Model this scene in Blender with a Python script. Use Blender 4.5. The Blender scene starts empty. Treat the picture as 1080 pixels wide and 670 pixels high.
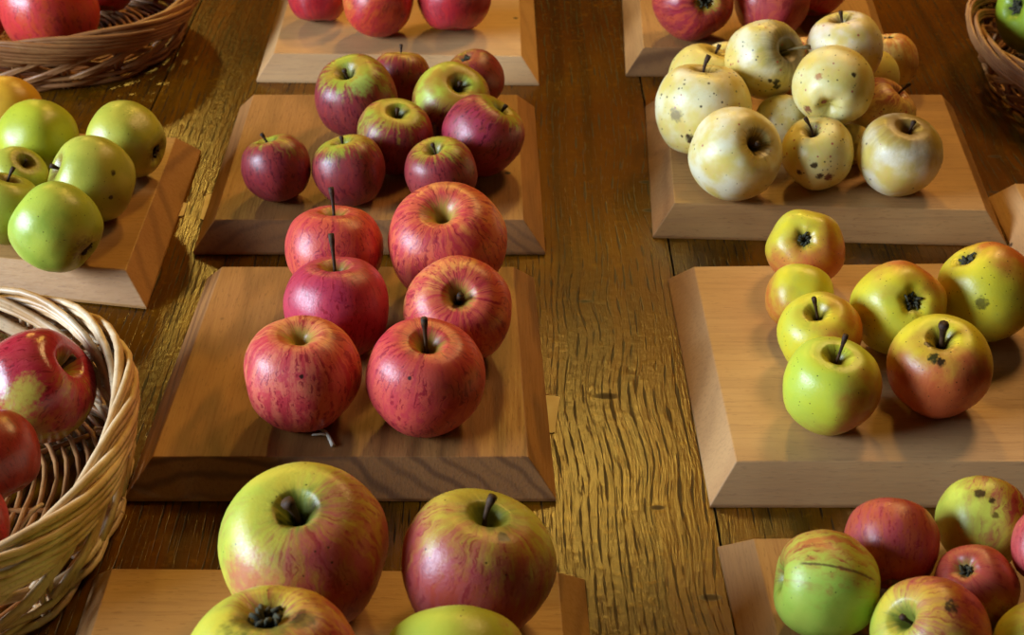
import bpy, bmesh, math, random
from mathutils import Vector, Matrix, Quaternion, noise as mnoise
C = bpy.context.scene.collection
PITCH = math.atan(1035/1550); CAM_H = .65; T = .025

# ---------------------------------------------------------------- helpers
def lin(h):
    h = h.lstrip('#'); o = []
    for i in (0, 2, 4):
        c = int(h[i:i+2], 16)/255
        o.append(c/12.92 if c <= .04045 else ((c+.055)/1.055)**2.4)
    return (*o, 1.0)

class NT:
    """small wrapper to wire a procedural material"""
    def __init__(s, name):
        s.m = bpy.data.materials.new(name); s.m.use_nodes = True
        s.t = s.m.node_tree; s.t.nodes.clear()
        s.out = s.n('ShaderNodeOutputMaterial'); s.b = s.n('ShaderNodeBsdfPrincipled')
        s.t.links.new(s.b.outputs[0], s.out.inputs[0])
        s.obj = s.n('ShaderNodeTexCoord').outputs['Object']
    def n(s, k): return s.t.nodes.new(k)
    def put(s, sock, v):
        if isinstance(v, bpy.types.NodeSocket): s.t.links.new(v, sock)
        elif isinstance(v, str): sock.default_value = lin(v)
        else: sock.default_value = v
    def math(s, op, a, b=None, c=None, clamp=False):
        x = s.n('ShaderNodeMath'); x.operation = op; x.use_clamp = clamp
        for i, v in enumerate((a, b, c)):
            if v is not None: s.put(x.inputs[i], v)
        return x.outputs[0]
    def vm(s, op, a, b=None):
        x = s.n('ShaderNodeVectorMath'); x.operation = op
        s.put(x.inputs[0], a)
        if b is not None: s.put(x.inputs[1], b)
        return x.outputs['Value'] if op in ('DOT_PRODUCT', 'LENGTH', 'DISTANCE') else x.outputs['Vector']
    def scale(s, a, f):
        x = s.n('ShaderNodeVectorMath'); x.operation = 'SCALE'; s.put(x.inputs[0], a); s.put(x.inputs['Scale'], f); return x.outputs[0]
    def xyz(s, v):
        x = s.n('ShaderNodeSeparateXYZ'); s.put(x.inputs[0], v); return x.outputs
    def comb(s, x_, y_, z_):
        x = s.n('ShaderNodeCombineXYZ')
        for i, v in enumerate((x_, y_, z_)): s.put(x.inputs[i], v)
        return x.outputs[0]
    def noise(s, v, sc, det=3, rough=.5, dist=0):
        x = s.n('ShaderNodeTexNoise'); s.put(x.inputs['Vector'], v)
        x.inputs['Scale'].default_value = sc; x.inputs['Detail'].default_value = det
        x.inputs['Roughness'].default_value = rough; x.inputs['Distortion'].default_value = dist
        return x.outputs[0]
    def voro(s, v, sc):
        x = s.n('ShaderNodeTexVoronoi'); s.put(x.inputs['Vector'], v); x.inputs['Scale'].default_value = sc
        return x.outputs['Distance'], x.outputs['Color']
    def smooth(s, v, a, b, lo=0., hi=1.):
        x = s.n('ShaderNodeMapRange'); x.interpolation_type = 'SMOOTHSTEP'
        s.put(x.inputs[0], v)
        for i, q in enumerate((a, b, lo, hi)): s.put(x.inputs[i+1], q)
        return x.outputs[0]
    def mix(s, f, a, b, mode='MIX'):
        x = s.n('ShaderNodeMix'); x.data_type = 'RGBA'; x.blend_type = mode
        s.put(x.inputs[0], f); s.put(x.inputs[6], a); s.put(x.inputs[7], b)
        return x.outputs[2]
    def bump(s, h, strength, dist):
        x = s.n('ShaderNodeBump'); x.inputs['Strength'].default_value = strength
        x.inputs['Distance'].default_value = dist; s.put(x.inputs['Height'], h)
        s.t.links.new(x.outputs[0], s.b.inputs['Normal'])
    def done(s, col, rough=.5, spec=.5):
        s.put(s.b.inputs['Base Color'], col); s.put(s.b.inputs['Roughness'], rough)
        s.b.inputs['Specular IOR Level'].default_value = spec
        return s.m

def link_mesh(name, bm, mat, parent=None, smooth=True):
    me = bpy.data.meshes.new(name); bm.to_mesh(me); bm.free()
    for p in me.polygons: p.use_smooth = smooth
    me.materials.append(mat)
    o = bpy.data.objects.new(name, me); C.objects.link(o)
    if parent: o.parent = parent
    return o

def tag(o, label, cat, group=None):
    o['label'] = label; o['category'] = cat
    if group: o['group'] = group
    return o

def empty(name, loc):
    o = bpy.data.objects.new(name, None); C.objects.link(o); o.location = loc; o.empty_display_size = .02
    return o

def tube(bm, pts, rad, sides=7, cap=True):
    """swept tube through pts; rad is a number or a list"""
    pts = [Vector(p) for p in pts]; n = len(pts)
    rads = rad if isinstance(rad, (list, tuple)) else [rad]*n
    rings = []; up = None
    for i, p in enumerate(pts):
        t = (pts[min(i+1, n-1)]-pts[max(i-1, 0)]).normalized()
        if up is None: up = t.orthogonal().normalized()
        else:
            up = up-t*up.dot(t)
            up = up.normalized() if up.length > 1e-6 else t.orthogonal().normalized()
        w = t.cross(up)
        rings.append([bm.verts.new(p+(up*math.cos(2*math.pi*k/sides)+w*math.sin(2*math.pi*k/sides))*rads[i]) for k in range(sides)])
    for a, b in zip(rings, rings[1:]):
        for k in range(sides):
            bm.faces.new((a[k], a[(k+1) % sides], b[(k+1) % sides], b[k]))
    if cap:
        bm.faces.new(rings[0][::-1]); bm.faces.new(rings[-1])

def catmull(P, per):
    out = []
    for i in range(len(P)-1):
        p0 = P[max(i-1, 0)]; p1 = P[i]; p2 = P[i+1]; p3 = P[min(i+2, len(P)-1)]
        for k in range(per):
            t = k/per
            out.append(tuple(.5*(2*b+(c-a)*t+(2*a-5*b+4*c-d)*t*t+(3*b-a-3*c+d)*t**3) for a, b, c, d in zip(p0, p1, p2, p3)))
    out.append(P[-1])
    return out

# ---------------------------------------------------------------- wood
def board_wood(name, light, mid, dark, axis, seed, pith=-.07, freq=150, contrast=.5, end=.5):
    """solid lumber: growth rings round a pith line under the board, so every face shows the grain it would"""
    s = NT(name)
    v = s.vm('ADD', s.obj, (seed*.37, seed*.21, 0))
    x, y, z = s.xyz(s.obj)
    al, la = (y, x) if axis == 'Y' else (x, y)
    w1 = s.noise(s.comb(s.math('MULTIPLY', al, 3.), s.math('MULTIPLY', la, 9.), s.math('MULTIPLY', z, 9.)), 1., 3)
    off = s.math('MULTIPLY', s.math('SUBTRACT', w1, .5), .05)
    lz = s.math('SUBTRACT', z, pith); ll = s.math('ADD', la, .06*math.sin(seed*2.1))
    r = s.math('SQRT', s.math('ADD', s.math('MULTIPLY', lz, lz), s.math('MULTIPLY', s.math('MULTIPLY', ll, ll), .35)))
    r = s.math('ADD', r, off)
    ring = s.math('MULTIPLY_ADD', s.math('SINE', s.math('MULTIPLY', r, freq*2)), .5, .5)
    ring = s.math('MULTIPLY', ring, s.noise(s.comb(s.math('MULTIPLY', r, 60.), seed*1.0, 0.), 1., 2))
    fib = s.noise(s.comb(s.math('MULTIPLY', al, 18.), s.math('MULTIPLY', la, 420.), s.math('MULTIPLY', z, 420.)), 1., 3, .6)
    flk = s.noise(s.comb(s.math('MULTIPLY', al, 130.), s.math('MULTIPLY', la, 700.), s.math('MULTIPLY', z, 700.)), 1., 1)
    blo = s.noise(v, 9., 3)
    col = s.mix(s.smooth(blo, .3, .7), light, mid)
    col = s.mix(s.math('MULTIPLY', s.smooth(ring, .15, .75), contrast), col, dark)
    col = s.mix(s.math('MULTIPLY', s.smooth(fib, .45, .75), .30), col, dark)
    col = s.mix(s.math('MULTIPLY', s.smooth(flk, .62, .72), .35), col, dark)
    geo = s.n('ShaderNodeNewGeometry'); nrm = s.xyz(geo.outputs['Normal'])
    endg = s.smooth(s.math('ABSOLUTE', nrm[1 if axis == 'Y' else 0]), .35, .7)      # sawn end grain is darker than long grain
    col = s.mix(s.math('MULTIPLY', endg, end), col, dark)
    arc = s.smooth(ring, .25, .7)
    col = s.mix(s.math('MULTIPLY', s.math('MULTIPLY', endg, arc), end*1.2), col, '#4a2f1c')
    spot, rnd = s.voro(v, 26.)
    col = s.mix(s.math('MULTIPLY', s.smooth(spot, .10, .04), s.math('GREATER_THAN', s.xyz(rnd)[0], .86)), col, '#3a2214')
    s.bump(s.math('ADD', s.math('MULTIPLY', fib, .6), flk), .25, .0006)
    return s.done(col, s.smooth(fib, .2, .8, .42, .6), .4)

KNOTS = [(.070, .869, .010), (.059, .997, .006), (.097, .745, .006), (.123, .661, .0075), (.124, 1.199, .007), (.124, 1.146, .008), (.40, 1.33, .010), (.46, 1.25, .007), (-.34, .60, .006), (.52, 1.40, .01), (.44, 1.18, .006)]
def table_wood():
    s = NT('oak_planks')
    x, y, z = s.xyz(s.obj)
    pid = s.math('FLOOR', s.math('DIVIDE', s.math('SUBTRACT', x, .135), .5))
    so = s.math('MULTIPLY', pid, 7.31)
    w = s.noise(s.comb(s.math('ADD', s.math('MULTIPLY', x, 5.), so), s.math('MULTIPLY', y, 1.5), 0.), 1., 2)
    g = s.math('MULTIPLY_ADD', s.math('SUBTRACT', w, .5), .016, x)
    core = None
    for kx, ky, kr in KNOTS:
        dx = s.math('SUBTRACT', x, kx); dy = s.math('MULTIPLY', s.math('SUBTRACT', y, ky), 1.0)
        d2 = s.math('ADD', s.math('MULTIPLY', dx, dx), s.math('MULTIPLY', s.math('MULTIPLY', dy, dy), .55))
        e = s.math('POWER', 2.718, s.math('MULTIPLY', d2, -1/(kr*4.5)**2))
        g = s.math('MULTIPLY_ADD', e, kr*1.0, g)
        dd = s.math('ADD', s.math('MULTIPLY', s.math('MULTIPLY', dx, dx), .45), s.math('MULTIPLY', s.math('MULTIPLY', dy, dy), 2.2))
        c = s.smooth(dd, (kr*.75)**2, (kr*.2)**2)
        core = c if core is None else s.math('MAXIMUM', core, c)
    yo = s.math('ADD', y, so)
    ph = s.noise(s.comb(s.math('MULTIPLY', g, 34.), s.math('MULTIPLY', yo, 4.), so), 1., 2)
    ln = s.math('ABSOLUTE', s.math('SUBTRACT', s.math('FRACT', s.math('MULTIPLY_ADD', g, 165., s.math('MULTIPLY', ph, 3.2))), .5))
    brk = s.noise(s.comb(s.math('MULTIPLY', g, 260.), s.math('MULTIPLY', yo, 34.), so), 1., 2)
    wid = s.math('MULTIPLY', s.smooth(brk, .43, .70), .17)
    pore = s.smooth(s.math('SUBTRACT', wid, ln), -.03, .06)
    dash = s.noise(s.comb(s.math('MULTIPLY', g, 700.), s.math('MULTIPLY', yo, 34.), so), 1., 1)
    band = s.noise(s.comb(s.math('MULTIPLY', g, 75.), s.math('MULTIPLY', yo, 1.6), so), 1., 2)
    fib = s.noise(s.comb(s.math('MULTIPLY', g, 900.), s.math('MULTIPLY', yo, 60.), so), 1., 2)
    tone = s.noise(s.comb(s.math('MULTIPLY', x, 4.), s.math('MULTIPLY', yo, 3.), so), 1., 3)
    ray = s.noise(s.comb(s.math('MULTIPLY', g, 140.), s.math('MULTIPLY', yo, 150.), so), 1., 2)
    col = s.mix(s.smooth(tone, .3, .7), '#6f4402', '#4c2a01')
    col = s.mix(s.math('MULTIPLY', s.smooth(band, .42, .66), .55), col, '#382303')
    col = s.mix(s.math('MULTIPLY', s.smooth(ray, .55, .75), .35), col, '#835806')
    col = s.mix(s.math('MULTIPLY', s.smooth(fib, .5, .75), .35), col, '#4a2a0c')
    pm = s.math('MAXIMUM', pore, s.math('MULTIPLY', s.smooth(dash, .64, .72), .6))
    col = s.mix(s.math('MULTIPLY', pm, .82), col, '#180d03')
    col = s.mix(s.math('MULTIPLY', core, .85), col, '#1e0f05')
    # narrow dark joint between planks
    f = s.math('FRACT', s.math('DIVIDE', s.math('SUBTRACT', x, .135), .5))
    jt = s.math('MINIMUM', f, s.math('SUBTRACT', 1., f))
    col = s.mix(s.smooth(jt, .0026, .0012), col, '#140a04')
    hgt = s.math('SUBTRACT', s.math('MULTIPLY_ADD', fib, .35, s.math('MULTIPLY', ray, .5)), s.math('MULTIPLY', pm, .9))
    s.bump(hgt, .40, .0012)
    return s.done(col, s.math('MULTIPLY_ADD', core, .3, s.smooth(pm, .2, .8, .24, .5)), .2)

# ---------------------------------------------------------------- apple skins
V = {  # the look of each variety
 'red_striped': dict(g1='#e0a350', g2='#d98a4e', bl='#cc4c3c', bl2='#bc2c3e', st='#8e1228', amt=.62, soft=.5, sst=.9, cav='#a89238', cavr=.30, rough=.38, spot=0),
 'crimson':     dict(g1='#98a030', g2='#a8842c', bl='#7e1432', bl2='#901e30', st='#4c0718', amt=.75, soft=.6, sst=.8, cav='#6d6a2a', cavr=.28, rough=.38, spot=0, topg=.9),
 'bright_red':  dict(g1='#dba040', g2='#cf7434', bl='#c41f2c', bl2='#b3162c', st='#7c0a1a', amt=.75, soft=.45, sst=.6, cav='#a08a34', cavr=.28, rough=.30, spot=0),
 'green':       dict(g1='#b8b442', g2='#a2a83a', bl='#9a8a2c', bl2='#a89a34', st='#7c8c22', amt=-.45, soft=.5, sst=.1, cav='#6b4a20', cavr=.42, rough=.34, spot=.35, sc='#4a3c14', ssz=.05, sden=7),
 'pale':        dict(g1='#eae4b8', g2='#dccf74', bl='#d8b848', bl2='#dcb060', st='#d8a878', fine=.3, basin='#c4b458', amt=-.15, soft=.55, sst=.0, cav='#6e5416', cavr=.36, rough=.36, spot=.55, sc='#22150c', ssz=.095, sden=5.2, pink=.5),
 'yellow':      dict(g1='#d6c630', g2='#c9c63e', bl='#cf6a28', bl2='#c85a2c', st='#c05020', amt=-.1, soft=.45, sst=.05, cav='#8a7a20', cavr=.30, rough=.34, spot=.5, sc='#33210c', ssz=.05, sden=7),
 'striped':     dict(g1='#c9bf3c', g2='#adb840', bl='#b04030', bl2='#a83444', st='#8a1a26', amt=.0, soft=.5, sst=.75, cav='#6e7a2c', cavr=.34, rough=.38, spot=.3, sc='#2c200c', ssz=.05, sden=6),
}
def skin(name, seed, q, variety, bdir, ov, marks):
    p = dict(V[variety]); p.update(ov)
    s = NT(name); rnd = random.Random(seed)
    so = (rnd.uniform(-9, 9), rnd.uniform(-9, 9), rnd.uniform(-9, 9))
    P = s.obj; Pn = s.vm('NORMALIZE', P); x, y, z = s.xyz(P)
    rho = s.math('SQRT', s.math('ADD', s.math('MULTIPLY_ADD', x, x, 1e-4), s.math('MULTIPLY', y, y)))
    dx = s.math('DIVIDE', x, rho); dy = s.math('DIVIDE', y, rho)
    wob = s.math('MULTIPLY', s.math('SUBTRACT', s.noise(s.vm('ADD', P, so), 4., 2), .5), .35)
    mer = lambda k, kz: s.vm('ADD', s.comb(s.math('MULTIPLY', s.math('ADD', dx, wob), k), s.math('MULTIPLY', s.math('SUBTRACT', dy, wob), k), s.math('MULTIPLY', z, kz)), so)
    st1 = s.noise(mer(7., 1.3), 1., 3, .6)
    st2 = s.noise(mer(13., 2.6), 1., 3, .65)
    pat = s.noise(s.vm('ADD', P, so), 1.6, 3)
    fine = s.noise(s.vm('ADD', P, so), 22., 3, .6)
    ground = s.mix(s.smooth(pat, .35, .65), p['g1'], p['g2'])
    ground = s.mix(s.math('MULTIPLY', s.smooth(fine, .45, .75), .25), ground, p['g2'])
    bd = Vector(bdir).normalized() if bdir is not None else Vector((0, 0, 0))
    d = s.vm('DOT_PRODUCT', Pn, tuple(q.inverted() @ bd))
    f = s.math('ADD', s.math('MULTIPLY', d, .6), p['amt'])
    f = s.math('MULTIPLY_ADD', s.math('SUBTRACT', pat, .5), 1.2, f)
    f = s.math('MULTIPLY_ADD', s.math('SUBTRACT', st1, .5), 1.5*p['sst'], f)
    if p.get('topg'):
        f = s.math('SUBTRACT', f, s.math('MULTIPLY', s.math('MULTIPLY', s.smooth(s.math('MULTIPLY_ADD', s.math('SUBTRACT', st1, .5), 1.1, rho), 1.0, .2), s.math('GREATER_THAN', z, 0.)), p['topg']))
    bf = s.smooth(f, -p['soft'], p['soft'])
    blush = s.mix(s.smooth(st1, .4, .62), p['bl'], p['bl2'])
    col = s.mix(s.math('MULTIPLY', bf, .93), ground, blush)
    if p['sst'] > .02:
        sm = s.math('MULTIPLY', s.smooth(st2, .53, .64), s.smooth(bf, .15, .7))
        col = s.mix(s.math('MULTIPLY', sm, .85*min(1, p['sst']+.1)), col, p['st'])
    # lenticels
    ld, lc = s.voro(s.vm('ADD', P, so), 15.)
    col = s.mix(s.math('MULTIPLY', s.smooth(ld, .09, .04), .35), col, p.get('len', '#d9b878'))
    # cavity and basin tint
    rim = s.math('MULTIPLY_ADD', s.math('SUBTRACT', s.noise(mer(5., .6), 1., 3, .7), .5), .5, rho)
    cf = s.math('MULTIPLY', s.smooth(rim, p['cavr']*1.25, p['cavr']*.35), s.smooth(z, .02, .45))
    col = s.mix(s.math('MULTIPLY', cf, .9), col, p['cav'])
    bf2 = s.math('MULTIPLY', s.smooth(rim, .34, .08), s.math('LESS_THAN', z, -.1))
    col = s.mix(s.math('MULTIPLY', bf2, .75), col, p.get('basin', '#8c8a34'))
    if p['spot'] > 0:
        for k, (den, size, colr, amt) in enumerate(((p['sden'], p['ssz'], p['sc'], p['spot']), (p['sden']*1.9, p['ssz']*1.0, p['sc'], p['spot']*p.get('fine', .8)), (p['sden']*.9, p['ssz']*1.25, '#a83a3c', p.get('pink', 0)))):
            if amt <= 0: continue
            vd, vc = s.voro(s.vm('ADD', P, (so[0]+k*3.3, so[1], so[2]-k*1.7)), den)
            r_, g_, b_ = s.xyz(vc)
            szz = s.math('MULTIPLY', s.math('MULTIPLY_ADD', g_, .9, .35), size*den/3.0)
            e = s.math('MULTIPLY_ADD', s.math('SUBTRACT', fine, .5), .12, vd)
            sp = s.math('MULTIPLY', s.smooth(e, szz, s.math('MULTIPLY', szz, .45)), s.math('LESS_THAN', r_, amt))
            col = s.mix(s.math('MULTIPLY', sp, .88), col, colr)
    for (mv, size, colr) in marks:
        dd = s.math('SUBTRACT', 1., s.vm('DOT_PRODUCT', Pn, tuple(q.inverted() @ mv)))
        dd = s.math('MULTIPLY_ADD', s.math('SUBTRACT', s.noise(s.vm('ADD', P, so), 13., 3), .5), size*size*1.3, dd)
        if size > .2: col = s.mix(s.math('MULTIPLY', s.smooth(s.math('MULTIPLY_ADD', s.math('SUBTRACT', st1, .5), size*size*.9, dd), size*size*.75, -.1*size*size), .8), col, colr)
        else: col = s.mix(s.math('MULTIPLY', s.smooth(dd, size*size*.62, size*size*.12), .95), col, colr)
    if p.get('scar'):
        nv, lo = p['scar']          # a thin corky line: a great circle kept only on one side
        a = s.math('ABSOLUTE', s.math('MULTIPLY_ADD', s.math('SUBTRACT', fine, .5), .05, s.vm('DOT_PRODUCT', Pn, tuple(q.inverted() @ nv))))
        k = s.math('MULTIPLY', s.smooth(a, .035, .012), s.smooth(s.vm('DOT_PRODUCT', Pn, tuple(q.inverted() @ lo)), .72, .80))
        col = s.mix(s.math('MULTIPLY', k, .85), col, '#5c4526')
    s.bump(fine, .06, .02)
    m = s.done(col, s.smooth(fine, .2, .8, p['rough']-.04, p['rough']+.08), .5)
    return m

def flat_mat(name, c1, c2, sc, rough=.7):
    s = NT(name); return s.done(s.mix(s.smooth(s.noise(s.obj, sc, 3), .35, .65), c1, c2), rough, .3)
STEM = flat_mat('apple_stem_bark', '#4a321c', '#2a1a0e', 9.)
STEM_PALE = flat_mat('pale_stem_bark', '#6a5a30', '#4a3a1c', 9.)
CALYX = flat_mat('dried_sepals', '#2b2a1e', '#4a4834', 14., .9)

def apple_body(rnd, h=.87, cd=.36, cw=.38, bd=.17, bw=.40, taper=.35, lob=.022, seg=56):
    prof = [(0, h-cd), (.05, h-cd+.012), (.10, h-cd*.72), (.18, h-cd*.34), (cw*.75, h-cd*.08), (cw, h), (.60, h*.96), (.83, h*.74), (.97, h*.38), (1.0, .04),
            (.965-.05*taper, -h*.33), (.85-.14*taper, -h*.68), (.66-.12*taper, -h*.91), (bw, -h), (bw*.66, -h+bd*.16), (bw*.38, -h+bd*.62), (.06, -h+bd*.98), (0, -h+bd)]
    pts = catmull(prof, 4); bm = bmesh.new(); rings = []
    ph = rnd.uniform(0, 6.28); off = Vector((rnd.uniform(-9, 9),)*3); tilt = rnd.uniform(-.05, .05); ta = rnd.uniform(0, 6.28)
    for x, z in pts:
        if x < 1e-5:
            rings.append([bm.verts.new((0, 0, z))]); continue
        low = min(1, max(0, (.5*h-z)/(1.5*h)))
        ring = []
        for k in range(seg):
            a = 2*math.pi*k/seg
            w = 1+lob*(.35+1.4*low)*math.cos(5*a+ph)
            d = Vector((math.cos(a), math.sin(a), z*.9))
            w += .032*mnoise.noise(d*1.1+off)+.012*mnoise.noise(d*3+off)
            zz = z*(1+tilt*x*math.cos(a-ta)) + (.02*math.cos(5*a+ph)*x*(1 if z < -.6*h else 0))
            zz *= 1+.03*mnoise.noise(Vector((math.cos(a), math.sin(a), 5))+off)
            ring.append(bm.verts.new((x*w*math.cos(a), x*w*math.sin(a), zz)))
        rings.append(ring)
    for A, B in zip(rings, rings[1:]):
        for k in range(seg):
            k2 = (k+1) % seg
            if len(A) == 1: bm.faces.new((A[0], B[k], B[k2]))
            elif len(B) == 1: bm.faces.new((A[k2], A[k], B[0]))
            else: bm.faces.new((A[k2], A[k], B[k], B[k2]))
    bmesh.ops.recalc_face_normals(bm, faces=bm.faces)
    return bm

R_ = Vector((1, 0, 0)); U_ = Vector((0, math.sin(PITCH), math.cos(PITCH))); B_ = Vector((0, -math.cos(PITCH), math.sin(PITCH)))
def cam_frame(c):
    """right, up and toward-viewer directions as seen at a point, to say on which side of a fruit a mark sits"""
    bk = (Vector((0, 0, CAM_H))-c).normalized(); rt = U_.cross(bk).normalized(); return rt, bk.cross(rt), bk

def make_apple(pos, ground, variety, label, group, seed, stem=.6, lean=(0, 0), calyx=False, bl=None, ov=None, marks=(), shape=None, thick=.044):
    x, y, z, R, ax, ay, az = pos
    rnd = random.Random(seed); axis = Vector((ax, ay, az)).normalized()
    q = Vector((0, 0, 1)).rotation_difference(axis) @ Quaternion((0, 0, 1), rnd.uniform(0, 6.28))
    sh = dict(shape or {}); h = sh.setdefault('h', .87); sh.setdefault('cd', rnd.uniform(.32, .40)); sh.setdefault('lob', rnd.uniform(.012, .03)); sh.setdefault('taper', rnd.uniform(.2, .6))
    bm = apple_body(rnd, **sh)
    if ground is not None:   # let the fruit down until its lowest point touches what it stands on
        z = ground+.0004-min((q @ v.co).z for v in bm.verts)*R
    c = Vector((x, y, z)); rt, up, bk = cam_frame(c)
    bdir = None if bl is None else rt*bl[0]+up*bl[1]+bk*bl[2]
    mk = []
    for a, b, size, colr in marks:
        mk.append(((rt*a+up*b+bk*math.sqrt(max(0, 1-a*a-b*b))).normalized(), size, colr))
    ov = dict(ov or {})
    if 'scar' in ov:
        ov['scar'] = tuple((rt*v[0]+up*v[1]+bk*v[2]).normalized() for v in ov['scar'])
    m = skin(variety+'_apple_skin', seed, q, variety, bdir, ov, mk)
    root = empty('apple', (x, y, z-R*.8)); tag(root, label, 'apple', group)
    def fit(o):
        o.location = (0, 0, R*.8); o.rotation_mode = 'QUATERNION'; o.rotation_quaternion = q; o.scale = (R, R, R)
    fit(link_mesh('flesh', bm, m, root))
    cd = sh['cd']
    if stem > 0:
        bm = bmesh.new(); pts = []; n = 9; z0 = h-cd-.02
        # lean is said as seen by a viewer; bring it into the fruit's own frame
        lw = rt*lean[0]+up*lean[1]; ll = q.inverted() @ lw
        bend = rnd.uniform(-.06, .06)
        for i in range(n):
            t = i/(n-1)
            pts.append((ll.x*t*t*stem+bend*math.sin(t*2.6)*.7, ll.y*t*t*stem+bend*math.sin(t*2.2), z0+t*stem*math.sqrt(max(.2, 1-ll.x**2-ll.y**2))))
        rad = [thick*(1.15-.45*math.sin(math.pi*min(1, t*1.15/(n-1)*1.0)) + (.2 if t >= n-2 else 0)) for t in range(n)]
        tube(bm, pts, rad, 8)
        fit(link_mesh('stem', bm, STEM_PALE if stem > .9 and variety == 'pale' else STEM, root))
    if calyx:
        bm = bmesh.new(); zc = -h+sh.get('bd', .17)
        for k in range(11):
            a = k*2*math.pi/11+rnd.uniform(-.15, .15); L = rnd.uniform(.12, .22) if k % 2 else rnd.uniform(.07, .13); lift = rnd.uniform(.06, .16)
            tube(bm, [(.045*math.cos(a), .045*math.sin(a), zc+.015), ((.06+L*.3)*math.cos(a), (.06+L*.3)*math.sin(a), zc-lift*.9), ((.05+L*.75)*math.cos(a+.2), (.05+L*.75)*math.sin(a+.2), zc-lift), ((.04+L*.95)*math.cos(a+.35), (.04+L*.95)*math.sin(a+.35), zc-lift*.65)], [.034, .04, .026, .008], 5)
        tube(bm, [(0, 0, zc+.03), (0, 0, zc-.03), (0, 0, zc-.045)], [.085, .075, .04], 10)
        fit(link_mesh('calyx', bm, CALYX, root))
    return root
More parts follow.
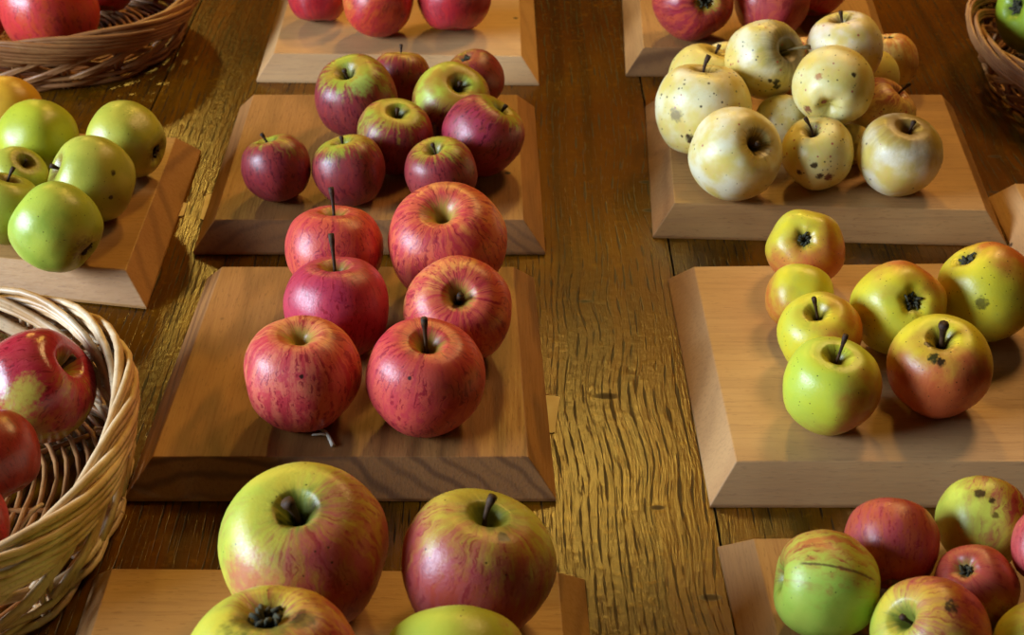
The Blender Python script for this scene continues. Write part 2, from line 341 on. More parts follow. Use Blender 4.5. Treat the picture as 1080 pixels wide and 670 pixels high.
POS = {
 'center': [
  (-0.1364, 0.9706, 0.0582, 0.0378, 0, 0.28, 0.96),
  (-0.0497, 0.971, 0.0657, 0.046, -0.081, -0.326, 0.942),
  (-0.1271, 0.8934, 0.0586, 0.0382, 0, 0.202, 0.979),
  (-0.0391, 0.8835, 0.0609, 0.0391, 0.077, -0.589, 0.804),
  (-0.143, 0.8119, 0.0596, 0.0398, 0.018, 0.007, 1),
  (-0.0585, 0.8047, 0.0601, 0.0402, 0.078, -0.128, 0.989),
 ],
 'crimson': [
  (-0.2025, 1.1254, 0.0512, 0.0298, -0.24, 0.183, 0.953),
  (-0.1399, 1.12, 0.0524, 0.0312, -0.175, 0.126, 0.977),
  (-0.1445, 1.2474, 0.0587, 0.0379, -0.204, -0.3, 0.932),
  (-0.1046, 1.177, 0.0545, 0.0337, 0.146, -0.187, 0.971),
  (-0.1065, 1.3105, 0.0498, 0.028, 0, 0.349, 0.937),
  (-0.057, 1.2392, 0.0577, 0.036, 0.303, -0.45, 0.84),
  (-0.0358, 1.3102, 0.05, 0.028, 0.385, 0.082, -0.919),
  (-0.0266, 1.1717, 0.0578, 0.0358, 0.59, 0.064, 0.805),
  (-0.0603, 1.1133, 0.052, 0.0306, -0.229, -0.142, 0.963),
 ],
 'topcenter': [
  (-0.2109, 1.5201, 0.0544, 0.0329, 0, 0.406, 0.914),
  (-0.1411, 1.4839, 0.0591, 0.0373, -0.402, 0.397, -0.825),
  (-0.0617, 1.4917, 0.0602, 0.0395, 0, 0.406, 0.914),
 ],
 'topright': [
  (0.1914, 1.4731, 0.0673, 0.0428, -0.226, 0.922, -0.313),
  (0.275, 1.4812, 0.0614, 0.0395, 0.196, 0.588, 0.784),
  (0.3294, 1.5373, 0.0608, 0.0393, 0.207, 0.518, 0.83),
 ],
 'pale': [
  (0.1901, 1.129, 0.0629, 0.04, 0.475, -0.608, 0.636),
  (0.2679, 1.1488, 0.0527, 0.0314, -0.335, -0.198, 0.921),
  (0.3361, 1.1382, 0.0564, 0.0359, 0.072, -0.171, 0.983),
  (0.1738, 1.2159, 0.0627, 0.0432, 0.028, 0.193, 0.981),
  (0.1873, 1.2936, 0.0553, 0.0341, 0.343, 0.112, 0.933),
  (0.2336, 1.2624, 0.0923, 0.036, 0.538, -0.604, 0.588),
  (0.3055, 1.2619, 0.1027, 0.0343, -0.233, 0.079, 0.969),
  (0.2847, 1.1982, 0.0937, 0.0357, 0.264, 0.951, 0.159),
  (0.2484, 1.2232, 0.0487, 0.0253, 0, 0.707, 0.707),
  (0.3755, 1.3569, 0.0491, 0.0274, 0.162, -0.199, -0.967),
  (0.3423, 1.302, 0.0518, 0.0298, -0.331, 0.331, 0.883),
  (0.3319, 1.2289, 0.0542, 0.0317, 0.587, -0.046, 0.808),
  (0.2122, 1.3476, 0.0477, 0.0244, 0, 0.651, 0.759),
  (0.2856, 1.3299, 0.053, 0.0302, 0, 0.651, 0.759),
  (0.3039, 1.188, 0.0429, 0.019, 0, 0.707, 0.707),
 ],
 'yellow': [
  (0.2294, 0.9856, 0.0535, 0.0304, 0.22, 0.664, -0.715),
  (0.2154, 0.924, 0.0492, 0.0252, 0.207, 0.83, 0.518),
  (0.2207, 0.8692, 0.0515, 0.0299, -0.233, -0.245, 0.941),
  (0.2168, 0.8047, 0.054, 0.0331, 0.009, -0.101, 0.995),
  (0.2817, 0.894, 0.0572, 0.0342, -0.099, 0.721, -0.686),
  (0.2947, 0.8238, 0.0558, 0.035, -0.136, -0.213, 0.968),
  (0.3513, 0.9147, 0.0587, 0.0365, 0.58, -0.201, -0.789),
 ],
 'striped': [
  (0.1811, 0.6129, 0.0559, 0.0309, -0.987, 0.081, 0.14),
  (0.2252, 0.6497, 0.0517, 0.0277, 0.101, 0.858, 0.504),
  (0.2848, 0.67, 0.0517, 0.0272, 0.304, 0.862, 0.406),
  (0.2678, 0.6186, 0.047, 0.0243, 0.471, 0.205, -0.858),
  (0.2291, 0.5733, 0.0549, 0.0318, -0.721, -0.137, 0.679),
  (0.3088, 0.6276, 0.0711, 0.0233, 0.398, 0.697, 0.597),
  (0.2914, 0.5681, 0.0485, 0.0271, 0, 0, 1),
 ],
 'front': [
  (-0.1188, 0.6267, 0.0673, 0.0482, -0.007, -0.242, 0.97),
  (-0.0199, 0.6163, 0.0632, 0.0438, 0.173, 0.102, 0.98),
  (-0.1238, 0.527, 0.0687, 0.05, -0.006, -0.166, -0.986),
  (-0.0295, 0.5342, 0.0644, 0.0405, 0, 0.862, 0.507),
 ],
 'green': [
  (-0.3389, 1.1618, 0.0594, 0.0347, -0.929, 0.292, 0.226),
  (-0.3522, 1.0909, 0.0601, 0.0362, -0.813, -0.272, 0.514),
  (-0.3619, 1.011, 0.0593, 0.0354, -0.797, 0.312, 0.517),
  (-0.419, 1.167, 0.0581, 0.034, 0, 0.914, 0.406),
  (-0.4647, 1.2312, 0.0558, 0.0314, 0, 0.914, 0.406),
  (-0.4232, 1.1094, 0.0493, 0.0264, 0.572, -0.155, 0.805),
  (-0.4169, 1.051, 0.0525, 0.0307, 0.293, 0.281, 0.914),
 ],
 'bask': [
  (-0.3256, 0.8087, 0.0507, 0.0386, 0.781, 0.075, 0.62),
  (-0.3317, 0.7324, 0.042, 0.0299, -0.503, 0.503, 0.704),
  (-0.335, 0.6725, 0.0392, 0.029, 0, 0, 1),
 ],
 'tlbask': [
  (-0.486, 1.467, 0.0583, 0.0504, -0.147, -0.155, 0.977),
  (-0.5778, 1.4921, 0.0528, 0.0428, 0, 0.53, 0.848),
  (-0.4563, 1.5832, 0.0453, 0.0341, 0, 0.6, 0.8),
 ],
 'trbask': [
  (0.5552, 1.46, 0.0592, 0.0458, 0.876, 0.357, -0.324),
 ],
}
NUDGE = {('topright', 1): (-0.00042, -0.00043, 0.0), ('topright', 2): (0.00042, 0.00043, 0.0), ('pale', 1): (-0.00061, -0.00178, 0.0), ('pale', 3): (-0.00088, -0.00069, 0.0), ('pale', 4): (-0.00355, 0.00236, 0.0), ('pale', 5): (-0.00012, 0.00084, 0.0009), ('pale', 6): (0.00145, 0.00207, 0.00093), ('pale', 7): (4e-05, -7e-05, 0.00164), ('pale', 8): (-0.00026, -0.00294, 0.0), ('pale', 11): (0.00481, -0.00343, 0.0), ('pale', 14): (0.00035, -0.00019, 0.0), ('striped', 0): (-0.00139, 0.00038, 0.0), ('striped', 1): (0.00046, 0.00038, 0.0), ('striped', 2): (-0.00027, 0.00049, 0.0), ('striped', 3): (-0.00102, -0.00022, 0.0), ('striped', 4): (0.00093, -0.00076, 0.0), ('striped', 5): (0.00129, -0.00027, 0.00082), ('front', 1): (0.00014, 0.00119, 0.0), ('front', 3): (-0.00014, -0.00119, 0.0), ('green', 2): (0.00048, -0.00035, 0.0), ('green', 3): (4e-05, 0.00059, 0.0), ('green', 5): (-0.0001, 0.0, 0.0), ('green', 6): (-0.00042, -0.00024, 0.0)}
# ---------------------------------------------------------------- the table
def make_table():
    x0, x1, y0, y1, th = -1.165, 1.135, -.25, 2.35, .045
    seams = [-.865, -.365, .135, .635]; gw, gd, e = .0008, .0014, .004
    top = [(x0, -e), (x0+e, 0)]
    for sx in seams: top += [(sx-gw, 0), (sx, -gd), (sx+gw, 0)]
    top += [(x1-e, 0), (x1, -e), (x1, -th+e), (x1-e, -th), (x0+e, -th), (x0, -th+e)]
    bm = bmesh.new()
    A = [bm.verts.new((x, y0, z)) for x, z in top]; B = [bm.verts.new((x, y1, z)) for x, z in top]
    n = len(top)
    for i in range(n): bm.faces.new((A[i], A[(i+1) % n], B[(i+1) % n], B[i]))
    bm.faces.new(A[::-1]); bm.faces.new(B)
    bmesh.ops.recalc_face_normals(bm, faces=bm.faces)
    root = empty('table', (0, 0, 0))
    tag(root, 'long brown oak table top of joined planks under all the boards and baskets', 'table')
    link_mesh('tabletop', bm, table_wood(), root, smooth=False)
make_table()

# ---------------------------------------------------------------- the boards
def make_board(corners, run, mat, label, z0=0.):
    FL, FR, BR, BL = [Vector(c) for c in corners]
    cen = (FL+FR+BR+BL)/4
    ins = [c-cen for c in (FL, FR, BR, BL)]
    def grow(p, i):
        a = ins[i]; pr = ins[i-1]; nx = ins[(i+1) % 4]
        d1 = (a-pr).normalized(); d2 = (a-nx).normalized()
        return a+d1*run+d2*run
    bm = bmesh.new()
    t = [bm.verts.new((p.x, p.y, T-z0)) for p in ins]
    lip = .0022
    m = [bm.verts.new((*grow(p, i), lip)) for i, p in enumerate(ins)]
    b = [bm.verts.new((*grow(p, i), 0)) for i, p in enumerate(ins)]
    bm.faces.new(t); bm.faces.new(b[::-1])
    for lo, hi in ((m, t), (b, m)):
        for i in range(4): bm.faces.new((lo[i], lo[(i+1) % 4], hi[(i+1) % 4], hi[i]))
    bmesh.ops.recalc_face_normals(bm, faces=bm.faces)
    bmesh.ops.bevel(bm, geom=[e for e in bm.edges if any(v in t for v in e.verts) or all(v in m for v in e.verts)], offset=.0007, segments=2, affect='EDGES', profile=.5)
    o = link_mesh('display_board', bm, mat, smooth=False); o.location = (cen.x, cen.y, z0)
    return tag(o, label, 'board', 'slant edged wooden display boards')
W = dict(
    beech=lambda n, ax, sd, ct=.45: board_wood(n, '#b68a54', '#a27644', '#72492a', ax, sd, contrast=ct),
    brown=lambda n, ax, sd, ct=.45: board_wood(n, '#a4713e', '#936232', '#613c1e', ax, sd, contrast=ct, end=.3, freq=380),
    pale=lambda n, ax, sd, ct=.3: board_wood(n, '#cba26e', '#bb8e5c', '#98724c', ax, sd, contrast=ct, end=.0),
    oak=lambda n, ax, sd, ct=.6: board_wood(n, '#b88a52', '#a67844', '#7a502a', ax, sd, contrast=ct, end=.25))
make_board([(-.241, .768), (.011, .768), (.001, 1.010), (-.234, 1.010)], .018, W['brown']('cherry_board', 'Y', 1, .85), 'brown board with slanted edges carrying six large red striped apples', .0012)
make_board([(.150, .763), (.390, .763), (.389, 1.016), (.147, 1.010)], .018, W['pale']('pale_beech_board', 'X', 2), 'pale board with slanted edges carrying seven speckled yellow apples')
make_board([(-.253, 1.086), (.010, 1.086), (.005, 1.334), (-.256, 1.334)], .018, W['brown']('beech_board', 'Y', 3, .4), 'brown board with slanted edges carrying nine small crimson and green apples', .0012)
make_board([(.141, 1.115), (.408, 1.102), (.426, 1.334), (.152, 1.337)], .018, W['beech']('beech_board_cross', 'X', 4, .35), 'brown board under the heap of pale black-spotted apples')
make_board([(-.555, 1.05), (-.311, 1.005), (-.315, 1.24), (-.555, 1.262)], .018, W['oak']('honey_board', 'X', 5, .4), 'honey brown board carrying the green apples', .0012)
make_board([(-.25, 1.435), (.010, 1.428), (.007, 1.69), (-.255, 1.69)], .018, W['pale']('pale_board', 'X', 6, .3), 'pale brown board far back carrying three glossy bright red apples in a row')
make_board([(.139, 1.45), (.39, 1.45), (.41, 1.70), (.150, 1.70)], .018, W['beech']('tan_board', 'Y', 7, .3), 'tan board far back behind the heap of pale spotted apples')
make_board([(-.243, .41), (.035, .41), (.028, .657), (-.244, .660)], .018, W['oak']('grainy_oak_board', 'X', 8, .7), 'oak board with clear cross grain under four large yellow and red apples')
make_board([(.159, .45), (.41, .45), (.40, .69), (.151, .687)], .018, W['beech']('beech_board_front', 'Y', 9, .3), 'tan board at the front under the mixed heap of green, yellow and red apples')
make_board([(.437, .93), (.66, .93), (.66, 1.150), (.446, 1.150)], .016, W['pale']('tan_board_edge', 'Y', 10, .2), 'tan board of which only a corner shows beside the pale yellow-apple board')

# small paper slips peeping out beneath boards
def card(x, y, w, d, rot, label):
    s = bpy.data.materials.get('cream_card') or flat_mat('cream_card', '#e6d6ae', '#dcc898', 40., .8)
    bm = bmesh.new(); bmesh.ops.create_cube(bm, size=1)
    for v in bm.verts: v.co = Vector((v.co.x*w, v.co.y*d, (v.co.z+.5)*.0007))
    bmesh.ops.bevel(bm, geom=[e for e in bm.edges if abs(e.verts[0].co.z-e.verts[1].co.z) > .0003], offset=.001, segments=2, affect='EDGES')
    o = link_mesh('paper_card', bm, s, smooth=False); o.location = (x, y, .0003); o.rotation_euler.z = rot
    tag(o, label, 'card', 'cream paper cards tucked under the boards')
card(-.002, .850, .070, .044, -.12, 'cream paper card sticking out from under the board of six red striped apples')
card(-.262, 1.152, .030, .046, .05, 'cream paper card sticking out from under the board of small crimson apples')
card(-.307, 1.146, .030, .024, .04, 'small cream paper card showing at the foot of the honey brown board of green apples')

# ---------------------------------------------------------------- apples
S = 100
def rows(key, ground, group, table):
    global S
    for n_, (pos, kw) in enumerate(zip(POS[key], table)):
        S += 1; pos = tuple(p+d for p, d in zip(pos, NUDGE.get((key, n_), (0, 0, 0))))+tuple(pos[3:]); kw = dict(kw); g = kw.pop('g', ground)
        make_apple(pos, g, kw.pop('v'), kw.pop('label'), group, S, **kw)
RS = 'red_striped'; CR = 'crimson'; BR = 'bright_red'; GR = 'green'; PA = 'pale'; YE = 'yellow'; ST = 'striped'
FREE = None
rows('center', T, 'large red striped apples on the middle board', [
    dict(v=RS, stem=.84, lean=(-.05, .1), bl=(-.2, 0, .3), label='red striped apple with upright stem, behind the deep pink one with tall stem'),
    dict(v=RS, stem=0, bl=(-.3, -.5, .3), ov=dict(amt=.5, bl='#d2583f'), shape=dict(h=.86, cw=.42, cd=.36), label='largest red striped apple, hollow without stem, at the back of the brown board of six'),
    dict(v=RS, stem=1.0, lean=(-.05, .1), bl=(-.3, 0, .3), ov=dict(amt=.8, bl='#b8284a', bl2='#a81c48'), label='deep pink apple with tall thin stem in the middle of the six red striped apples'),
    dict(v=RS, stem=.42, lean=(.1, .1), bl=(.3, -.4, .2), ov=dict(amt=.45, bl='#cf5a40'), label='red striped apple tipped forward to show its short stem deep in the hollow'),
    dict(v=RS, stem=0, bl=(0, -.3, .1), ov=dict(amt=.42, bl='#d0604e', g1='#dc9458'), marks=[(-.02, -.02, .04, '#1c100a')], shape=dict(cw=.44), label='salmon red streaked apple with empty hollow and one tiny black dot, beside a pale twig'),
    dict(v=RS, stem=.86, lean=(-.06, .05), bl=(0, -.2, .4), ov=dict(amt=.55, bl='#c8453f'), marks=[(-.25, .02, .035, '#1c100a')], label='front red striped apple with dark upright stem, above the slanted edge of the brown board'),
])
rows('crimson', T, 'small crimson and green apples', [
    dict(v=CR, stem=.62, lean=(-.25, .2), bl=(-.4, -.3, .3), ov=dict(topg=1.0), label='small crimson apple standing apart from the other crimson ones, its dark stem bent'),
    dict(v=CR, stem=.55, bl=(0, -.5, .2), ov=dict(topg=1.3, amt=.65), label='small crimson apple with olive green shoulders, second in the front row of three'),
    dict(v=CR, stem=.42, bl=(-.3, -.7, 0), ov=dict(topg=1.35, amt=.7), marks=[(.1, .3, .30, '#a0b850')], label='large crimson apple with a light green patch under its hollow'),
    dict(v=CR, stem=.45, bl=(.4, -.6, 0), ov=dict(topg=1.5, amt=.55), label='crimson apple with yellow green top, in the centre of the crimson group'),
    dict(v=CR, stem=.66, bl=(-.3, -.4, .2), ov=dict(amt=.5, bl='#8a2a28', g1='#a88a34'), label='dull brownish red apple at the very back of the crimson group, stem up'),
    dict(v=CR, stem=.45, bl=(.5, -.7, -.2), ov=dict(topg=1.7, amt=.15, g1='#adbb3c'), label='greenest apple of the crimson group, yellow green with red flank'),
    dict(v=CR, stem=.3, calyx=True, bl=(.2, -.3, .2), ov=dict(amt=.6, bl='#8c2a22', basin='#a8803c'), label='small brown red apple showing its dried calyx, at the back of the crimson group'),
    dict(v=CR, stem=.48, bl=(-.5, -.3, .4), ov=dict(topg=1.1, amt=.75, bl='#9a1840'), label='magenta red apple lying tipped over with stem end turned away from the crimson group'),
    dict(v=CR, stem=.5, bl=(-.1, -.5, .2), ov=dict(topg=.8, amt=.6, bl='#8c2034'), label='small crimson apple with flat top and short stem, touching the tipped magenta one'),
])
rows('topcenter', T, 'glossy bright red apples', [
    dict(v=BR, bl=(-.2, 0, .3), ov=dict(bl='#9c1432'), label='dark pink red apple at the end of the three bright red apples far back'),
    dict(v=BR, calyx=True, bl=(.2, -.6, 0), ov=dict(amt=.3, bl='#c03a24'), label='orange red apple in the middle of the three bright red apples far back'),
    dict(v=BR, bl=(-.1, 0, .4), ov=dict(bl='#9e1230'), label='large cherry red apple casting a shadow across the pale board far back'),
])
rows('topright', T, 'rosy apples on the tan board far back', [
    dict(v=BR, calyx=True, bl=(-.6, -.3, .2), ov=dict(amt=.6, bl='#982038', bl2='#b84434', basin='#b8b034', cav='#b8b034'), marks=[(.4, .0, .36, '#b8aa38')], label='rosy apple showing a yellow green basin, on the tan board far back'),
    dict(v=BR, stem=.5, bl=(-.3, 0, .4), ov=dict(amt=.6, bl='#a83040', bl2='#b8483c'), label='dull pink red apple just behind the top of the pale spotted heap'),
    dict(v=BR, stem=.5, bl=(.2, -.4, .2), ov=dict(amt=.25, bl='#b84428', g1='#d09040'), label='orange apple partly hidden at the end of the rosy apples far back'),
])
rows('pale', T, 'heap of pale spotted apples', [
    dict(v=PA, stem=.42, ov=dict(spot=.42, g1='#ebe6c2', ssz=.07), label='whitish apple with dark hollow turned sideways, large in the front row of the spotted heap'),
    dict(v=PA, stem=.72, lean=(-.2, .25), ov=dict(spot=.6, fine=.15, g1='#e0d890', sden=6, cavr=.24), marks=[(.05, -.62, .12, '#3a1a10'), (.3, -.66, .14, '#6a2018'), (-.1, -.3, .1, '#281a0c'), (-.5, -.5, .1, '#4a1a12')], label='small cream apple with dark scabs along its lower side, heap front row'),
    dict(v=PA, stem=.5, lean=(.2, .2), ov=dict(spot=.15, pink=.1, cavr=1.0, g1='#efe9c8', cav='#7a5a1a'), label='cream apple with wide brown russet round its stem, at the end of the front row'),
    dict(v=PA, stem=.66, lean=(.15, .1), ov=dict(spot=.8), marks=[(-.55, -.1, .16, '#9a8a60'), (-.25, -.6, .13, '#2a1a0c')], label='big pale apple with many black spots and stem up, outer edge of heap'),
    dict(v=PA, stem=.6, ov=dict(g1='#dccf7c', pink=.1, cavr=.3), label='yellowish spotted apple half hidden behind the big black-spotted one'),
    dict(v=PA, g=FREE, stem=1.0, lean=(.2, -.1), ov=dict(spot=.4, cavr=.85, cav='#5c4a14', sden=6), marks=[(.28, -.52, .1, '#1c120a'), (.3, -.64, .1, '#1c120a'), (.14, -.5, .06, '#1c120a')], label='pale apple atop the heap, long stem pointing sideways from a russet hollow'),
    dict(v=PA, g=FREE, stem=.56, ov=dict(g1='#e8dcc4', spot=.4, pink=.8), label='topmost pinkish white apple of the heap with short stem and red dots'),
    dict(v=PA, g=FREE, stem=.5, ov=dict(spot=.5, pink=.6, g1='#e2da9c'), marks=[(-.35, .3, .11, '#b88048'), (-.62, -.52, .12, '#8a5038'), (-.25, -.42, .08, '#a03038'), (.5, .3, .08, '#20140c')], label='pale yellow apple resting above the front row, showing a smooth spotted side without stem'),
    dict(v=PA, stem=.5, ov=dict(spot=.3), label='pale apple wedged low in the gap behind the front row'),
    dict(v=PA, stem=.4, calyx=True, bl=(0, .6, -.2), ov=dict(amt=.25, bl='#c87030', g1='#cfb04a', spot=.5), label='orange tinted spotted apple at the back corner of the heap'),
    dict(v=PA, stem=.9, lean=(.2, .1), ov=dict(g1='#d8cc70'), label='small yellowish apple mostly hidden among the heap with dark stem'),
    dict(v=PA, stem=.75, lean=(.25, .2), bl=(0, .7, 0), ov=dict(amt=.1, bl='#a84438', g1='#d4c870', cav='#8a4030'), label='yellow apple with reddish shoulder and dark slanting stem, low at the side of the heap'),
    dict(v=PA, stem=.5, ov=dict(g1='#e0cfa4'), label='pale apple at the back of the heap, only its pinkish top visible'),
    dict(v=PA, stem=.5, bl=(0, .3, .2), ov=dict(amt=.4, bl='#c04a38', spot=.4), label='reddish tinged apple glimpsed in the gap between the two upper apples'),
    dict(v=PA, stem=0, ov=dict(g1='#c8c470', spot=.4), label='little greenish apple barely visible in the gap of the front row'),
])
rows('yellow', T, 'speckled yellow apples on the pale board', [
    dict(v=YE, stem=.3, calyx=True, bl=(.3, -.8, 0), ov=dict(amt=.1, bl='#cc6c34', bl2='#c8603a'), label='yellow apple with orange blush and dark calyx facing out, rearmost of the speckled yellow ones'),
    dict(v=YE, stem=0, bl=(-.9, -.5, 0), ov=dict(amt=-.3, bl='#cc7a38', spot=.1), label='small plain yellow apple without visible stem or calyx, in the row of four'),
    dict(v=YE, stem=.82, lean=(-.05, .1), bl=(.8, -.3, 0), ov=dict(amt=-.12), label='yellow apple with orange cheek and tall stem, behind the greenish yellow one'),
    dict(v=YE, stem=.85, lean=(.1, .1), bl=(.9, -.5, 0), ov=dict(amt=-.36, g1='#c6cc3a', g2='#b8c842', spot=.25), label='greenish yellow apple with leaning stem, front one in the row of four'),
    dict(v=YE, stem=.3, calyx=True, bl=(.5, .8, -.2), ov=dict(amt=-.34), marks=[(.72, -.42, .09, '#20140a')], label='large yellow apple on its side, calyx turned out, amid the pale board'),
    dict(v=YE, stem=.72, lean=(.02, .05), bl=(0, -1, .15), ov=dict(amt=.12, bl='#c85a34', bl2='#c04c30'), marks=[(-.10, .18, .12, '#262c10'), (.03, .10, .10, '#1e140a'), (-.2, .5, .1, '#2a1e0c')], thick=.075, label='yellow apple with red lower half and thick brown stem at the front'),
    dict(v=YE, stem=.3, calyx=True, bl=(.6, .7, -.2), ov=dict(amt=-.25, bl='#c05a20'), marks=[(-.1, -.25, .14, '#6a6420')], label='large yellow apple with orange top tipped back beside the pale board edge'),
])
rows('striped', T, 'mixed apples on the front tan board', [
    dict(v=ST, stem=.3, bl=(0, .9, -.1), ov=dict(amt=-.22, g1='#b0c44c', g2='#9fbe44', bl='#b8a040', bl2='#b05a34', cavr=.3, scar=((.10, .97, -.35), (.25, .30, .9))), label='bright green apple with a thin brown scar line, lying with stem end sideways'),
    dict(v=ST, stem=.3, bl=(-.1, 0, .3), ov=dict(amt=.45, bl='#b04432', g1='#d09a44'), label='orange red striped apple at the back of the mixed heap behind the green scarred one'),
    dict(v=ST, stem=.2, bl=(.9, .4, 0), ov=dict(amt=-.2, g1='#c6cc4c', bl='#b88a34', spot=.1), marks=[(-.05, .6, .13, '#3a2410'), (.20, .48, .08, '#3a2410'), (.28, .16, .09, '#6a5a20')], label='light yellow green apple with brown scab spots on top, rearmost of the mixed heap'),
    dict(v=ST, stem=.3, calyx=True, bl=(0, .3, .2), ov=dict(amt=.3, bl='#a83038', bl2='#a84438'), label='dark red apple with grey calyx facing out, in the centre of the mixed heap'),
    dict(v=ST, stem=.4, bl=(.7, .4, 0), ov=dict(amt=.0, bl='#b84a2c', g1='#cdb83c'), marks=[(.30, .50, .14, '#2a180c')], label='yellow and red apple showing a brown hollow and a dark pit, mixed heap'),
    dict(v=ST, g=FREE, stem=.3, bl=(-.3, 0, .3), ov=dict(amt=.15, bl='#b83848', g1='#d0b050'), label='pink striped apple cut off by the frame edge, resting on top of the mixed heap'),
    dict(v=ST, stem=.3, bl=(.3, .1, 0), ov=dict(amt=-.2, g1='#c8bc44'), label='yellow apple mostly out of frame in the bottom corner'),
])
rows('front', T, 'large yellow and red apples at the front', [
    dict(v=ST, shape=dict(cw=.33, cd=.30), stem=.42, lean=(-.25, .15), bl=(.75, -.6, .05), ov=dict(amt=.02, bl='#a8342c', g1='#c8bc40', sc='#232008', spot=.25), thick=.06, marks=[(-.62, -.35, .42, '#bb5a48')], label='biggest yellow and red apple, thick short stem in a green hollow, behind the scabby one'),
    dict(v=ST, shape=dict(cw=.34, cd=.30), stem=.62, lean=(.08, .1), bl=(-.3, -.8, .1), ov=dict(amt=.22, bl='#a82a30', g1='#c0b03c', spot=.1, cavr=.42), marks=[(.32, .38, .09, '#1c140a')], label='yellow striped apple with dark red flanks and pale upright stem at the front'),
    dict(v=ST, stem=0, calyx=True, bl=(.9, .1, 0), ov=dict(amt=-.1, bl='#b85a24', g1='#ccbe3c', spot=.45), marks=[(.32, .62, .16, '#20120a'), (-.28, .62, .26, '#4a4a1e'), (.02, .58, .22, '#5c5c28')], label='large yellow apple with dark scabs round its open basin, in the bottom foreground row'.replace(' foreground', ' front')),
    dict(v=ST, stem=0, bl=(.8, -.3, 0), ov=dict(amt=-.42, g1='#b4b83c', g2='#a8b43a', spot=.1), label='plain green yellow apple in front of the yellow one with pale stem'),
])
rows('green', T, 'green apples on the honey brown board', [
    dict(v=GR, calyx=True, stem=.3, ov=dict(basin='#4a3818'), marks=[(.70, -.30, .24, '#4a3416')], label='bright green apple on its side at the back corner of board, dark basin facing out'),
    dict(v=GR, stem=.55, ov=dict(g1='#b4b444', g2='#a2a83c', cavr=.42, cav='#7c5c2c'), marks=[(.45, .18, .08, '#3a3014'), (.4, -.4, .06, '#3a3014')], label='olive green apple with russet stem end, touching the two brightest green ones'),
    dict(v=GR, calyx=True, stem=.3, ov=dict(g1='#aebb40', g2='#98b03a', basin='#5a4420'), marks=[(.60, -.50, .34, '#6a5426')], label='bright green apple at the front of its board above the slanted edge, brown basin low'),
    dict(v=GR, stem=.2, ov=dict(g1='#b0b42e', g2='#a4ac2c', spot=.2), label='smooth yellow green apple with no stem showing, behind the olive green one'),
    dict(v=GR, stem=.3, ov=dict(g1='#cf9f2a', g2='#c8942a', spot=.1), label='golden yellow apple at the back of the green apples'),
    dict(v=GR, stem=.4, ov=dict(g1='#a8aa3c', cavr=.5, cav='#5c4020'), label='olive apple with brown russet hollow, behind the green one with a curved stem'),
    dict(v=GR, stem=.72, lean=(.15, .2), ov=dict(g1='#a4a83a'), label='dull green apple with dark curved stem near the frame edge'),
])
KB = .0125
rows('bask', KB, 'dark red apples in the white wicker basket', [
    dict(v=BR, stem=.5, lean=(.3, .3), bl=(-.2, .4, -.2), ov=dict(amt=.62, bl='#9c1230', bl2='#a8203a', st='#5c0a14', g1='#b8a83a', rough=.2), marks=[(-.28, -.25, .34, '#a8a03c'), (-.12, .02, .24, '#b09a3c')], label='glossy dark red apple with a yellow green streak in the white wicker basket'),
    dict(v=BR, stem=.5, bl=(0, 0, .4), ov=dict(bl='#9a2420', bl2='#8c1a1c', st='#5c1010'), g=.0235, label='dull brick red apple in the middle of the white wicker basket'),
    dict(v=BR, stem=.5, bl=(0, 0, .4), ov=dict(bl='#8c1818'), g=.0235, label='dark red apple lowest down in the white wicker basket, cut by the frame'),
])
rows('tlbask', KB, 'red apples in the brown wicker basket', [
    dict(v=BR, stem=.5, bl=(-.3, -.2, .3), ov=dict(amt=.6, bl='#c42c34', bl2='#c03a24'), label='large orange red apple at the front of the brown wicker basket'),
    dict(v=BR, stem=.5, bl=(-.3, 0, .3), ov=dict(bl='#b01c40'), label='pink red apple at the frame edge in the brown wicker basket'),
    dict(v=BR, stem=.5, bl=(0, 0, .4), ov=dict(bl='#98141e'), label='shaded dark red apple deep in the brown wicker basket'),
])
rows('trbask', KB, None, [
    dict(v=GR, stem=.3, calyx=True, ov=dict(g1='#98b030', g2='#86a028', basin='#4a4a1c'), label='green apple lying in the wicker basket at the far corner'),
])

# broken pale twig on the board
tw = bmesh.new()
tube(tw, [(0, 0, .0016), (.006, -.005, .0022), (.009, -.010, .0016), (.0125, -.019, .0015)], [.0012, .0013, .0014, .0017], 7)
tube(tw, [(.008, -.008, .0017), (.003, -.008, .0026), (-.003, -.007, .0011)], [.0010, .0010, .0007], 6)
o = link_mesh('twig', tw, flat_mat('pale_dry_twig', '#e2dccf', '#b8ae9a', 60., .7)); o.location = (-.1335, .797, T+.0001)
tag(o, 'tiny pale forked twig lying in front of the salmon red streaked apple', 'twig')

# ---------------------------------------------------------------- wicker baskets
def willow(name, c1, c2, c3):
    s = NT(name)
    n = s.noise(s.obj, 45., 3); f = s.noise(s.obj, 260., 2); big = s.noise(s.obj, 11., 2)
    col = s.mix(s.smooth(n, .35, .65), c1, c2); col = s.mix(s.math('MULTIPLY', s.smooth(big, .45, .7), .5), col, c3)
    col = s.mix(s.math('MULTIPLY', s.smooth(f, .55, .75), .3), col, '#5a3c1c')
    return s.done(col, .42, .45)

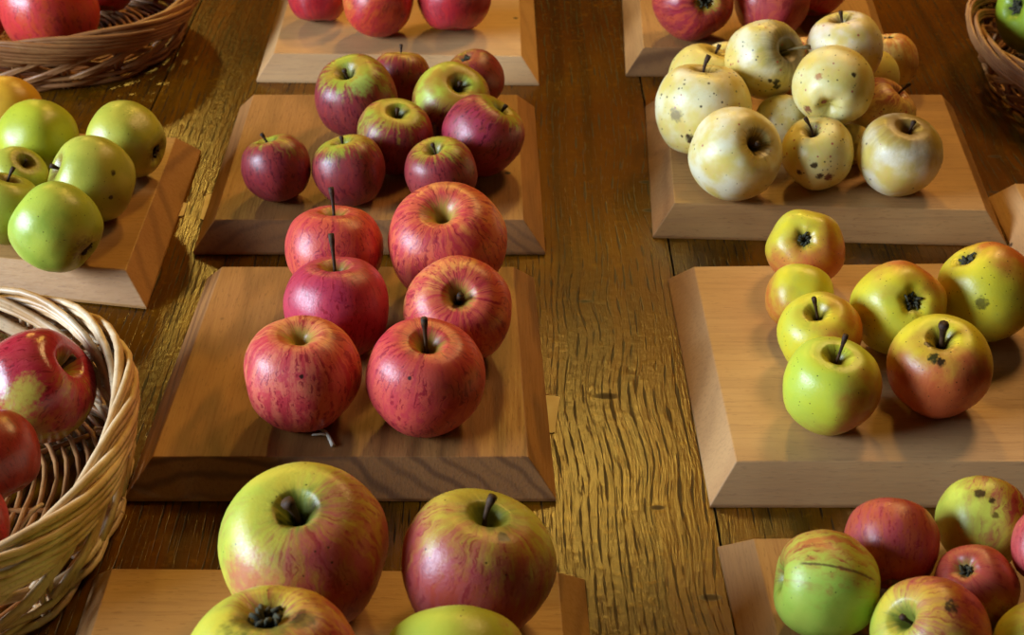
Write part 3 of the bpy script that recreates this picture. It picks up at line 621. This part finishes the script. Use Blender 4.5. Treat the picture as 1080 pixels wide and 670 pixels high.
def basket(cx, cy, a, b, n, zr, shrink, stakes, rod, mat, label, seed, group):
    rnd = random.Random(seed); root = empty('wicker_basket', (cx, cy, 0)); tag(root, label, 'basket', group)
    def ring(th, u, off=0., z=None):
        k = shrink+(1-shrink)*(max(u, 0)**.8)
        c, s_ = math.cos(th), math.sin(th)
        r = 1/((abs(c)/a)**n+(abs(s_)/b)**n)**(1/n)*k+off
        return Vector((r*c, r*s_, u*zr if z is None else z))
    sp = 2*math.pi/stakes
    J = lambda s_=.0006: rnd.uniform(-s_, s_)
    # floor: spokes with an oval spiral woven over and under them
    bm = bmesh.new()
    nr = 22
    for i in range(1, nr+1):
        k = i/nr
        pts = []
        for j in range(stakes*2+1):
            th = j*sp/2
            p = ring(th, 0)*k
            pts.append((p.x, p.y, .0063+.0016*math.cos(stakes/2*th+math.pi*i)))
        tube(bm, pts, rod*.75, 5, cap=False)
    for i in range(stakes//2):
        th = i*2*sp
        tube(bm, [ring(th, 0)*.04+Vector((0, 0, .0055)), ring(th, 0)*.5+Vector((0, 0, .0055)), ring(th, 0)*.99+Vector((0, 0, .0055))], rod*.9, 6)
    link_mesh('base', bm, brown_willow, root)
    # upright stakes in pairs
    for i in range(stakes):
        for d in (-.5, .5):
            bm = bmesh.new(); th = i*sp+d*rod*2.1/max(a, b)
            tube(bm, [ring(th, 0, -.012, .008), ring(th, .03), ring(th+J(.01), .3), ring(th+J(.02), .62), ring(th+J(.02), .92, .001)], rod*.8, 6)
            link_mesh('stake', bm, mat, root)
    # woven wall: a low band of rods, then crossing slanted pairs
    bm = bmesh.new()
    rows_ = [.045, .12, .195, .27]
    for ri, u in enumerate(rows_):
        pts = []
        for j in range(stakes*4+1):
            th = j*sp/4
            pts.append(ring(th, u+.006*math.sin(j*1.7+ri), rod*1.5*math.cos(stakes/2*th+math.pi*ri)+.0002))
        tube(bm, pts, rod*1.0, 6, cap=False)
    for i in range(stakes):
        for d in (0, 1, 2):
            o1 = d*rod*2.3/max(a, b)
            th0 = i*sp+o1
            for sgn, off in ((1, rod*1.7), (-1, -rod*1.7)):
                tube(bm, [ring(th0, .26, off), ring(th0+sgn*sp*.55, .42+J(.01), off*1.25), ring(th0+sgn*sp*1.15, .6+J(.02), off*.9), ring(th0+sgn*sp*1.7, .76, off*.5)], rod*.8, 6)
    link_mesh('woven_wall', bm, mat, root)
    # plaited border: sheaves of three rods sweep from inside over the top and down the outside
    bm = bmesh.new()
    for i in range(stakes):
        for d in range(4):
            o1 = (d-1.5)*rod*2.2/max(a, b); jz = J(.02)
            rr = rod*rnd.uniform(.9, 1.15)
            ctrl = [(0, .46, -rod*1.8), (.7, .66, -rod*2.3), (1.5, .86, -rod*2.3), (2.2, .985, -rod*1.2), (2.8, 1.02, rod*.6), (3.5, .95, rod*2.6), (4.3, .84, rod*3.3), (5.0, .75, rod*2.6), (5.4, .69, rod*1.2)]
            pts = catmull([tuple(ring(i*sp+f*sp+o1, u+jz+(d-1.5)*.05, off)) for f, u, off in ctrl], 2)
            tube(bm, pts, [rr]*(len(pts)-2)+[rr*.9, rr*.6], 6)
    link_mesh('rim', bm, mat, root)
    return root, ring, rod
white_willow = willow('pale_willow', '#dcc49c', '#cba878', '#a87c48')
brown_willow = willow('brown_willow', '#a87644', '#946238', '#7a4a24')
bk, ring, rod = basket(-.422, .735, .169, .156, 2.5, .072, .94, 22, .0025, white_willow, 'pale wicker basket with plaited rim holding dark red apples', 5, 'wicker fruit baskets')
# a few loose ends of cane curling inside
bm = bmesh.new()
tube(bm, catmull([(.105, -.050, .014), (.112, -.046, .026), (.120, -.036, .036), (.124, -.026, .034), (.117, -.022, .026), (.110, -.028, .020)], 3), .0014, 6)
tube(bm, catmull([(.095, -.062, .0115), (.110, -.058, .015), (.125, -.055, .020), (.133, -.054, .028)], 3), .0015, 6)
tube(bm, catmull([(.085, -.085, .0115), (.100, -.070, .017), (.118, -.062, .024), (.130, -.045, .032)], 3), .0015, 6)
link_mesh('loose_cane', bm, white_willow, bk)
basket(-.55, 1.522, .200, .148, 2.4, .058, .88, 20, .0027, brown_willow, 'brown wicker basket far back holding large red apples', 6, 'wicker fruit baskets')
basket(.676, 1.40, .200, .18, 2.2, .062, .86, 24, .0022, willow('dark_willow', '#a87a4c', '#946640', '#7a4c28'), 'wicker basket at the far corner holding a green apple', 7, 'wicker fruit baskets')

# ---------------------------------------------------------------- light
def aim(o, p): o.rotation_euler = (Vector(p)-o.location).to_track_quat('-Z', 'Y').to_euler()
def area(name, loc, to, sx, sy, e, col):
    l = bpy.data.lights.new(name, 'AREA'); l.shape = 'RECTANGLE'; l.size = sx; l.size_y = sy; l.energy = e; l.color = col
    o = bpy.data.objects.new(name, l); C.objects.link(o); o.location = loc; aim(o, to)
def lamp(name, loc, e, rad, col):
    l = bpy.data.lights.new(name, 'POINT'); l.energy = e; l.shadow_soft_size = rad; l.color = col
    o = bpy.data.objects.new(name, l); C.objects.link(o); o.location = loc
WARM = (1., .60, .22)
area('window_daylight', (-2.4, .3, .85), (-.05, .95, 0), 1.4, 1.0, 168, (.66, .80, 1.))
lamp('ceiling_lamp_far', (.18, 3.1, 2.0), 95, .14, (1., .60, .10))
lamp('ceiling_lamp_side', (1.1, 2.4, 2.2), 125, .30, WARM)
lamp('ceiling_lamp_corner', (-1.5, 4.9, 2.1), 95, .12, (1., .62, .10))
w = bpy.data.worlds.new('room_ambient'); bpy.context.scene.world = w; w.use_nodes = True
bg = w.node_tree.nodes['Background']; bg.inputs[0].default_value = (1, .7, .4, 1); bg.inputs[1].default_value = .022

# ---------------------------------------------------------------- camera
cd = bpy.data.cameras.new('camera'); cam = bpy.data.objects.new('camera', cd); C.objects.link(cam)
cam.location = (0, 0, CAM_H); cam.rotation_euler = (math.pi/2-PITCH, 0, 0)
cd.sensor_width = 36; cd.lens = 1550/1080*36; cd.clip_start = .05
cd.dof.use_dof = True; cd.dof.focus_distance = 1.04; cd.dof.aperture_fstop = 14
sc = bpy.context.scene; sc.camera = cam
sc.view_settings.view_transform = 'Standard'; sc.view_settings.look = 'None'; sc.view_settings.gamma = 1; sc.view_settings.exposure = -.1
sc.view_settings.use_curve_mapping = False
